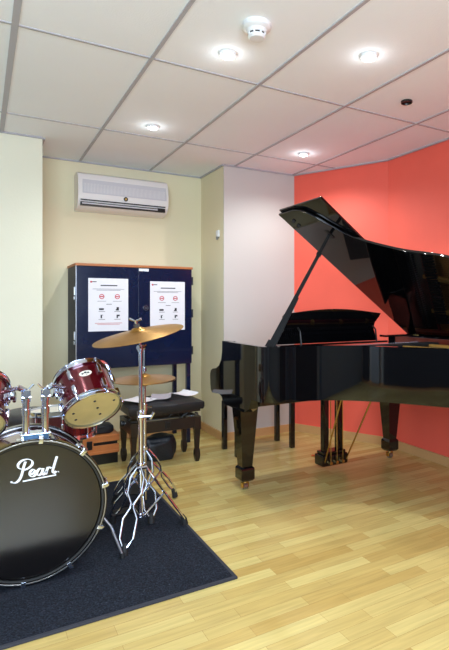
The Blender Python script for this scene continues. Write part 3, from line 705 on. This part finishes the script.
# bass drum: axis along y, front at y = 2.42
bd_ = thing('bass_drum', 'large bass drum with black front head lying on its side on the rug', 'drum', (0.19, 2.62, 0))
BR = 0.290; BC = (0.19, 0.290+0.0197+RZ+0.0005)     # centre x, z
def BM(y): return Matrix(((1, 0, 0, BC[0]), (0, 0, -1, y), (0, 1, 0, BC[1]), (0, 0, 0, 1)))  # local z -> -y (towards viewer)
BK = BM(2.42)
MB().lathe([(BR-0.008, -0.32), (BR-0.002, -0.32), (BR-0.002, -0.022), (BR-0.008, -0.022)], 96, BK, True).build('shell', BURG, bd_, smooth=40)
fh = MB().lathe([(0, -0.016), (BR-0.010, -0.016), (BR-0.002, -0.022), (BR-0.002, -0.032)], 96, BK).build('front_head', HEADB, bd_, smooth=30)
fh['label'] = 'black front drumhead carrying white script lettering'
MB().lathe([(0, -0.325), (BR-0.010, -0.325), (BR-0.002, -0.318)], 96, BK).build('batter_head', HEADW, bd_, smooth=30)
for nm, z in (('front_hoop', 0.0), ('rear_hoop', -0.31)):
    hoop = MB().lathe([(BR+0.002, z-0.036), (BR+0.016, z-0.036), (BR+0.018, z-0.018), (BR+0.016, z), (BR+0.002, z), (BR, z-0.018)], 96, BK, True).build(nm, BLACKP, bd_, smooth=40)
    MB().lathe([(BR+0.006, z+0.0003), (BR+0.007, z+0.0016), (BR+0.011, z+0.0016), (BR+0.012, z+0.0003)], 96, BK).build('hoop_inlay', STEEL, hoop, smooth=40)
    MB().lathe([(BR-0.006, z-0.018), (BR-0.006, z-0.006), (BR+0.003, z-0.004)], 96, BK).build('head_ring', BLACKM, hoop, smooth=40)
for k in range(10):
    a = 2*PI*(k+0.32)/10; M = BK @ Matrix.Rotation(a, 4, 'Z')
    b = MB(); b.box(BR-0.002, BR+0.018, -0.012, 0.012, -0.14, -0.085, 0.006); bmesh.ops.transform(b.bm, matrix=M, verts=b.bm.verts); lg = b.build('lug', CHROME, bd_)
    b = MB(); b.tube([(BR+0.026, 0, -0.12), (BR+0.026, 0, -0.02)], 0.0045, 8); b.tube([(BR+0.0265, -0.018, -0.045), (BR+0.0265, 0.018, -0.045)], 0.005, 8); bmesh.ops.transform(b.bm, matrix=M, verts=b.bm.verts); b.build('tension_rod', CHROME, lg)
    b = MB(); b.box(BR+0.016, BR+0.030, -0.010, 0.010, -0.034, 0.004, 0.004); b.box(BR-0.002, BR+0.022, -0.009, 0.009, 0.001, 0.007, 0.002); bmesh.ops.transform(b.bm, matrix=M, verts=b.bm.verts); b.build('claw', CHROME, bd_)
# spurs
for sx, px in ((1, 0.0), (-1, 0.0)):
    x0 = BC[0]+sx*0.275
    MB().tube([(x0, 2.60, 0.235), (BC[0]+sx*0.345, 2.53, 0.14), (BC[0]+sx*0.385, 2.465, 0.022)], [0.008, 0.0075, 0.006], 10).build('spur', STEEL, bd_)
    MB().lathe([(0, 0), (0.011, 0.0), (0.009, 0.022), (0, 0.022)], 12, Matrix.Translation((BC[0]+sx*0.385, 2.465, RZ+0.001))).build('spur_tip', BLACKR, bd_)
    b = MB(); b.box(x0-0.022, x0+0.014, 2.575, 2.625, 0.215, 0.265, 0.006); b.build('spur_bracket', CHROME, bd_)
# tom holder
th = MB(); th.box(0.135, 0.285, 2.455, 2.535, 0.592, 0.612, 0.004); th.box(0.150, 0.27, 2.462, 2.528, 0.61, 0.642, 0.004)
hold = th.build('tom_holder', CHROME, bd_)
MB().box(0.160, 0.258, 2.4585, 2.463, 0.614, 0.638, 0.002).build('holder_plate', mat('holder_blue_grey', (60, 90, 120), 0.3, 0.6), hold)
for sx, x in ((-1, 0.172), (1, 0.248)):
    ps = MB(); ps.tube([(x, 2.495, 0.63), (x, 2.495, 0.805)], 0.0145, 16); ps.tube([(x, 2.495, 0.72), (x, 2.495, 0.745)], 0.018, 16); ps.build('post', CHROME, hold)
    cl = MB(); cl.tube([(x, 2.495, 0.775), (x, 2.495, 0.825)], 0.018, 16); cl.tube([(x-0.018, 2.47, 0.80), (x+0.018, 2.47, 0.80)], 0.008, 10)
    cl.tube([(x, 2.475, 0.815), (x, 2.455, 0.815)], 0.016, 16); cl.tube([(x+0.014*sx, 2.49, 0.83), (x+0.03*sx, 2.485, 0.838)], 0.009, 10); cl.build('ratchet_clamp', CHROME, hold)
    tgt = Vector((0.35, 2.66, 0.80)) if sx > 0 else Vector((0.09, 2.66, 0.80))
    ar = MB(); ar.tube([(x, 2.495, 0.825), (x+0.02*sx, 2.515, 0.838), tgt], 0.0095, 12); ar.build('arm', CHROME, hold)
    wn = MB(); wn.tube([(x+0.012, 2.50, 0.83), (x+0.03, 2.50, 0.85)], 0.005, 6); wn.tube([(x-0.012, 2.50, 0.83), (x-0.03, 2.50, 0.85)], 0.005, 6); wn.build('wing_screw', CHROME, hold)

# script lettering on the front head: broad-nib strokes
def nib(strokes, w, ang, M, name, m, par):
    mb = MB(); nx, ny = math.cos(ang)*w, math.sin(ang)*w
    for si, st_ in enumerate(strokes):
        pts = spline([(p[0], p[1], 0) for p in st_], 7); z0 = 0.0; z1 = 0.0012+0.00012*si
        A = []; 
        for i, p in enumerate(pts):
            T_ = (pts[min(i+1, len(pts)-1)]-pts[max(i-1, 0)]).normalized(); N_ = Vector((-T_.y, T_.x, 0))
            hw = max(abs(N_.x*nx+N_.y*ny), w*0.34)
            A.append((p+N_*hw, p-N_*hw))
        V = []; F = []
        for l, r in A: V += [M @ Vector((l.x, l.y, z1)), M @ Vector((r.x, r.y, z1)), M @ Vector((r.x, r.y, z0)), M @ Vector((l.x, l.y, z0))]
        n = len(A)
        for i in range(n-1):
            for k in range(4): F.append((4*i+k, 4*i+(k+1) % 4, 4*i+4+(k+1) % 4, 4*i+4+k))
        F += [(0, 1, 2, 3), tuple(4*n-4+k for k in range(4))]
        mb.add(V, F)
    return mb.build(name, m, par, smooth=0)
P_ = [
 [(0.62, 1.62), (0.50, 1.20), (0.40, 0.75), (0.28, 0.30), (0.12, 0.0), (-0.12, -0.16), (-0.38, -0.10), (-0.42, 0.02)],        # P stem and lower swash
 [(0.36, 0.98), (0.12, 1.12), (0.08, 1.45), (0.34, 1.74), (0.78, 1.82), (1.10, 1.62), (1.12, 1.28), (0.86, 1.00), (0.54, 0.88)], # bowl
 [(0.98, 0.36), (1.22, 0.46), (1.34, 0.66), (1.20, 0.80), (1.00, 0.66), (0.94, 0.40), (1.04, 0.20), (1.24, 0.18), (1.46, 0.36)],  # e
 [(1.92, 0.68), (1.74, 0.80), (1.54, 0.62), (1.50, 0.34), (1.62, 0.18), (1.80, 0.30), (1.94, 0.56)],                              # a bowl
 [(1.98, 0.78), (1.90, 0.50), (1.88, 0.26), (1.98, 0.18), (2.14, 0.34)],                                                          # a tail
 [(2.14, 0.34), (2.28, 0.66), (2.30, 0.80), (2.24, 0.46), (2.16, 0.18)],                                                          # r stem
 [(2.22, 0.50), (2.36, 0.74), (2.52, 0.78), (2.58, 0.66)],                                                                        # r arm
 [(3.04, 1.70), (2.94, 1.35), (2.82, 0.90), (2.72, 0.50), (2.72, 0.26), (2.84, 0.18), (2.98, 0.34)],  # l
 [(0.42, -0.14), (1.2, -0.09), (2.1, -0.05), (2.98, -0.02)],                                                                       # underline
 [(3.14, 0.22), (3.17, 0.24), (3.20, 0.22)],
]
sc_l = 0.0505
ML2 = Matrix(((sc_l, 0, 0, 0.1345), (0, 0, -1, 2.42+0.016), (0, sc_l*0.92, 0, 0.4585), (0, 0, 0, 1)))
nib([[(x, y) for x, y in s_] for s_ in P_], 0.105, math.radians(-30), ML2, 'script_lettering', LOGO, fh)

# snare drum on its stand
sn = thing('snare_drum', 'burgundy snare drum behind the bass drum, partly hidden by the tom', 'drum', local=True)
drum_parts(sn, 0.172, 0.15, 8, HEADW, HEADW)
sn.location = (0.40, 3.16, 0.452); sn.rotation_euler = (-0.07, 0.0, 0.3)
ss = thing('snare_stand', 'chrome tripod stand cradling the burgundy snare drum', 'stand', (0.385, 3.16, 0))
MB().tube([(0.385, 3.16, 0.09), (0.385, 3.16, 0.40)], 0.011, 12).build('tube', CHROME, ss)
for k in range(3):
    a = 0.6+2*PI*k/3; ca, sa = math.cos(a), math.sin(a); X, Y = 0.385, 3.16
    MB().tube([(X+0.02*ca, Y+0.02*sa, 0.27), (X+0.21*ca, Y+0.21*sa, 0.025)], 0.007, 8).build('leg', CHROME, ss)
    MB().tube([(X+0.205*ca, Y+0.205*sa, 0.03), (X+0.225*ca, Y+0.225*sa, RZ+0.011)], 0.011, 10).build('rubber_foot', BLACKR, ss)
    MB().tube([(X, Y, 0.39), (X+0.12*ca, Y+0.12*sa, 0.40), (X+0.178*ca, Y+0.178*sa, 0.425), (X+0.192*ca, Y+0.192*sa, 0.455)], 0.006, 8).build('basket_arm', CHROME, ss)

# drum throne
tn = thing('drum_throne', 'round black-grey padded drum throne behind the drum kit', 'stool', (0.27, 3.74, 0))
MB().lathe([(0, 0.42), (0.13, 0.42), (0.150, 0.435), (0.158, 0.465), (0.150, 0.495), (0.12, 0.510), (0, 0.515)], 40, Matrix.Translation((0.27, 3.74, 0))).build('seat', mat('grey_vinyl', (70, 68, 70), 0.45, bump=(80, 0.15)), tn, smooth=60)
MB().tube([(0.27, 3.74, 0.10), (0.27, 3.74, 0.42)], 0.014, 12).build('post', CHROME, tn)
for k in range(3):
    a = 0.2+2*PI*k/3; ca, sa = math.cos(a), math.sin(a)
    MB().tube([(0.27+0.02*ca, 3.74+0.02*sa, 0.28), (0.27+0.22*ca, 3.74+0.22*sa, 0.014)], 0.008, 8).build('leg', CHROME, tn)
    MB().tube([(0.27+0.215*ca, 3.74+0.215*sa, 0.022), (0.27+0.235*ca, 3.74+0.235*sa, 0.0125)], 0.012, 10).build('rubber_foot', BLACKR, tn)

# ================================================================ CYMBALS AND STANDS
def cymbal(name, R, loc, n, label, group=None, bell=0.2, inv=False):
    t = bpy.data.objects.new('x', None)
    prof_ = [(0.006, 0.040*R/0.23), (R*0.08, 0.038*R/0.23), (R*bell*0.8, 0.028*R/0.23), (R*bell, 0.020*R/0.23), (R*0.5, 0.012*R/0.23), (R*0.8, 0.004*R/0.23), (R, -0.003)]
    prof2 = [(r_, z-0.0016) for r_, z in prof_][::-1]
    mb = MB(); mb.lathe(prof_+prof2, 72, Matrix.Scale(-1, 4, (0, 0, 1)) if inv else None, True)
    o = mb.build(name, CYMBAL, smooth=50); bpy.data.objects.remove(t)
    M = axis_M(loc, n); o.rotation_mode = 'QUATERNION'; o.location = loc; o.rotation_quaternion = M.to_quaternion()
    tag(o, label, 'cymbal', group); return o
CC = Vector((0.703, 2.685, 1.062)); CN = Vector((-0.218, -0.045, 0.97)).normalized()
cymbal('crash_cymbal', 0.232, CC-CN*0.02, CN, 'large tilted bronze crash cymbal on the tall chrome stand')

def braced_leg(t, c, foot, zc, zlow, w=0.026, r=0.0062):
    """double-rod leg that pinches in the middle, with a brace from the low collar."""
    c = Vector(c); f = Vector(foot); a = Vector((c.x, c.y, zc)); d2 = (Vector((f.x, f.y, 0))-Vector((c.x, c.y, 0))); h = d2.normalized(); sd_ = Vector((-h.y, h.x, 0))
    a = a+h*0.022; b = Vector((f.x, f.y, RZ+0.035))
    par = None
    ws_ = [(0, 0.008), (0.14, 0.030), (0.34, 0.030), (0.47, 0.007), (0.53, 0.007), (0.66, 0.030), (0.9, 0.028), (1.0, 0.009)]
    mb = MB()
    for s_ in (-1, 1):
        P = [a.lerp(b, t_)+sd_*s_*w_*1.15 for t_, w_ in ws_]
        mb.tube(P, r, 8)
    mid = a.lerp(b, 0.5); mb.tube([mid-sd_*0.012, mid+sd_*0.012], 0.006, 8)
    leg = mb.build('leg', CHROME, t)
    lo = Vector((c.x, c.y, zlow))+h*0.018
    br = MB(); br.tube([lo, mid], 0.0062, 8); br.tube([lo-sd_*0.012, lo+sd_*0.012], 0.006, 8); br.build('brace', CHROME, leg)
    fb = MB(); fb.tube([a.lerp(b, 0.95), b+Vector((0, 0, -0.005)), Vector((f.x, f.y, RZ+0.001))+h*0.006], [0.012, 0.016, 0.018], 12); fb.build('rubber_foot', BLACKR, leg)
cs = thing('cymbal_stand', 'tall chrome double-braced stand in front carrying the crash cymbal', 'stand', (0.716, 2.68, 0))
MB().tube([(0.716, 2.68, 0.085), (0.716, 2.68, 0.62)], 0.0125, 16).build('lower_tube', CHROME, cs)
MB().tube([(0.716, 2.68, 0.60), (0.716, 2.68, 0.975)], 0.0095, 16).build('upper_tube', CHROME, cs)
tl = MB(); tl.tube([(0.716, 2.68, 0.955), (0.716, 2.68, 0.985)], 0.014, 14); tl.tube([(0.70, 2.672, 0.975), (0.735, 2.69, 0.975)], 0.013, 14); tl.tube([(0.735, 2.69, 0.975), (0.750, 2.70, 0.985)], 0.006, 8); tl.build('tilter', CHROME, cs)
MB().tube([(0.716, 2.68, 0.975), CC-CN*0.03, CC+CN*0.05], [0.006, 0.005, 0.004], 10).build('cymbal_rod', CHROME, cs)
MB().tube([CC+CN*0.018, CC+CN*0.034], 0.016, 16).build('felt_washer', mat('grey_felt', (70, 66, 62), 0.9), cs)
wgn = MB(); q = CC+CN*0.04; wgn.tube([q, q+CN*0.018], 0.008, 10); wgn.tube([q+CN*0.01, q+CN*0.024+Vector((0.026, -0.015, 0))], [0.004, 0.007], 8); wgn.tube([q+CN*0.01, q+CN*0.024+Vector((-0.026, 0.015, 0))], [0.004, 0.007], 8); wgn.build('wing_nut', CHROME, cs)
cj = MB(); cj.tube([(0.716, 2.68, 0.60), (0.716, 2.68, 0.645)], 0.019, 16); cj.tube([(0.70, 2.66, 0.622), (0.765, 2.645, 0.622)], 0.007, 10); cj.tube([(0.755, 2.647, 0.605), (0.775, 2.642, 0.640)], 0.008, 10); cj.build('height_clamp', CHROME, cs)
cj = MB(); cj.tube([(0.716, 2.68, 0.335), (0.716, 2.68, 0.375)], 0.021, 16); cj.tube([(0.69, 2.66, 0.355), (0.742, 2.66, 0.355)], 0.008, 10); cj.build('leg_collar', CHROME, cs)
cj = MB(); cj.tube([(0.716, 2.68, 0.085), (0.716, 2.68, 0.115)], 0.018, 16); cj.build('lower_collar', CHROME, cs)
for f in ((0.59, 2.49, 0), (0.946, 2.67, 0), (0.62, 2.88, 0)): braced_leg(cs, (0.716, 2.68, 0), f, 0.36, 0.10)

# hi-hat
hx_, hy_ = 0.823, 3.0
hh = thing('hi_hat_stand', 'chrome hi-hat stand with pedal behind the crash cymbal stand', 'stand', (hx_, hy_, 0))
MB().tube([(hx_, hy_, 0.06), (hx_, hy_, 0.60)], 0.0125, 14).build('lower_tube', CHROME, hh)
MB().tube([(hx_, hy_, 0.58), (hx_, hy_, 0.735)], 0.0095, 14).build('upper_tube', CHROME, hh)
MB().tube([(hx_, hy_, 0.70), (hx_, hy_, 0.935)], 0.0038, 8).build('pull_rod', CHROME, hh)
MB().tube([(hx_, hy_, 0.728), (hx_, hy_, 0.742), (hx_, hy_, 0.748)], [0.022, 0.026, 0.010], 18).build('lower_cup', BLACKR, hh)
MB().tube([(hx_, hy_, 0.808), (hx_, hy_, 0.83)], 0.013, 14).build('clutch', CHROME, hh)
cj = MB(); cj.tube([(hx_, hy_, 0.58), (hx_, hy_, 0.62)], 0.018, 14); cj.tube([(hx_, hy_, 0.60), (hx_+0.04, hy_-0.02, 0.60)], 0.006, 8); cj.build('height_clamp', CHROME, hh)
MB().tube([(hx_, hy_, 0.33), (hx_, hy_, 0.37)], 0.020, 14).build('leg_collar', CHROME, hh)
for f in ((1.03, 3.08, 0), (0.70, 3.19, 0), (0.80, 2.78, 0)): braced_leg(hh, (hx_, hy_, 0), f, 0.35, 0.12)
pd = MB(); pd.prism([(-0.04, -0.02), (0.04, -0.02), (0.032, 0.25), (-0.032, 0.25)], 0.0, 0.008, axis_M((hx_-0.04, hy_+0.03, 0.10), (-0.25, -0.35, 0.9), (0.8, -0.55, 0)))
pd.build('footboard', BLACKM, hh)
MB().box(hx_-0.17, hx_+0.04, hy_-0.04, hy_+0.04, RZ, RZ+0.012, 0.003).build('base_plate', BLACKM, hh)
cymbal('hi_hat_cymbal', 0.178, (hx_, hy_, 0.752), (0, 0, 1), 'lower bronze hi-hat cymbal of the closed pair', 'hi-hat cymbals', 0.22, True)
cymbal('hi_hat_cymbal', 0.178, (hx_, hy_, 0.766), (-0.02, -0.02, 1), 'upper bronze hi-hat cymbal of the closed pair, with the raised bell', 'hi-hat cymbals', 0.22)

# bass drum pedal behind the drum
bp_ = thing('bass_drum_pedal', 'black and chrome kick pedal clamped behind the bass drum', 'pedal', (0.19, 2.95, 0))
MB().box(0.15, 0.23, 2.86, 3.16, RZ, RZ+0.012, 0.003).build('base_plate', BLACKM, bp_)
b = MB(); b.prism([(0.155, 2.92), (0.225, 2.92), (0.22, 3.15), (0.16, 3.15)], 0.0, 0.008)
for v in b.bm.verts: v.co.z += RZ+0.02+(3.15-v.co.y)*0.30
b.build('footboard', CHROME, bp_)
b = MB()
for x in (0.14, 0.24): b.tube([(x, 2.885, RZ+0.006), (x, 2.885, 0.24)], 0.008, 10)
b.tube([(0.135, 2.885, 0.235), (0.245, 2.885, 0.235)], 0.007, 10); b.build('frame', CHROME, bp_)
MB().tube([(0.19, 2.885, 0.235), (0.19, 2.895, 0.335)], 0.004, 8).build('beater_shaft', CHROME, bp_)
MB().tube([(0.19, 2.87, 0.335), (0.19, 2.91, 0.335)], 0.020, 16).build('beater', HEADW, bp_)

# ================================================================ CRATE AND BAGS
cr = thing('wooden_case', 'orange wooden case with a long slot lying low beside the padded stool', 'case', (0.86, 4.1, 0))
MB().box(0.645, 0.905, 3.985, 4.23, 0.085, 0.105, 0.003).build('bottom_board', CRATEW, cr)
MB().box(0.645, 0.905, 3.985, 4.23, 0.205, 0.222, 0.003).build('top_board', CRATEW, cr)
fb = MB(); fb.box(0.645, 0.905, 3.99, 4.005, 0.10, 0.148, 0.002); fb.box(0.645, 0.905, 3.99, 4.005, 0.172, 0.21, 0.002); fb.box(0.645, 0.72, 3.99, 4.005, 0.14, 0.18, 0.002)
fb.build('front_panel', CRATEW, cr)
MB().box(0.66, 0.895, 4.006, 4.22, 0.105, 0.205).build('dark_interior', BLACKM, cr, smooth=0)
MB().box(0.672, 0.712, 3.982, 3.992, 0.125, 0.19, 0.004).build('handle', BLACKM, cr)
MB().box(0.66, 0.90, 4.01, 4.22, 0.0, 0.085, 0.004).build('plinth', BLACKM, cr)
def blob(name, c, s_, m, label, cat, amp=0.12, seed=1, flat=0.3):
    from mathutils import noise
    bm = bmesh.new(); bmesh.ops.create_icosphere(bm, subdivisions=4, radius=1)
    for v in bm.verts:
        n = noise.noise(v.co*1.7+Vector((seed, seed*2, 0)))*amp*2+noise.noise(v.co*5+Vector((seed*3, 0, 0)))*amp*0.6
        p = v.co*(1+n); f_ = lambda t: math.copysign(abs(t)**0.6, t)
        p = Vector((f_(p.x), f_(p.y), f_(p.z)))
        v.co = Vector((p.x*s_[0], p.y*s_[1], p.z*s_[2]))
    zmin = min(v.co.z for v in bm.verts)
    for v in bm.verts: v.co.z = max(v.co.z, zmin*0.75)
    zmin = min(v.co.z for v in bm.verts); bmesh.ops.translate(bm, vec=(0, 0, -zmin), verts=bm.verts)
    mb = MB(); mb.merge(bm); o = mb.build(name, m, smooth=60); o.location = c; return tag(o, label, cat)
BAGM = mat('dark_nylon', (18, 22, 32), 0.45, bump=(30, 0.4))
blob('soft_bag', (0.79, 4.10, 0.223), (0.09, 0.08, 0.036), BAGM, 'small dark blue soft bag on top of the orange wooden case', 'bag', seed=3)
blob('gig_bag', (1.19, 3.93, 0.0), (0.13, 0.075, 0.105), BAGM, 'dark crumpled nylon bag on the floor under the padded stool', 'bag', seed=5, amp=0.14)
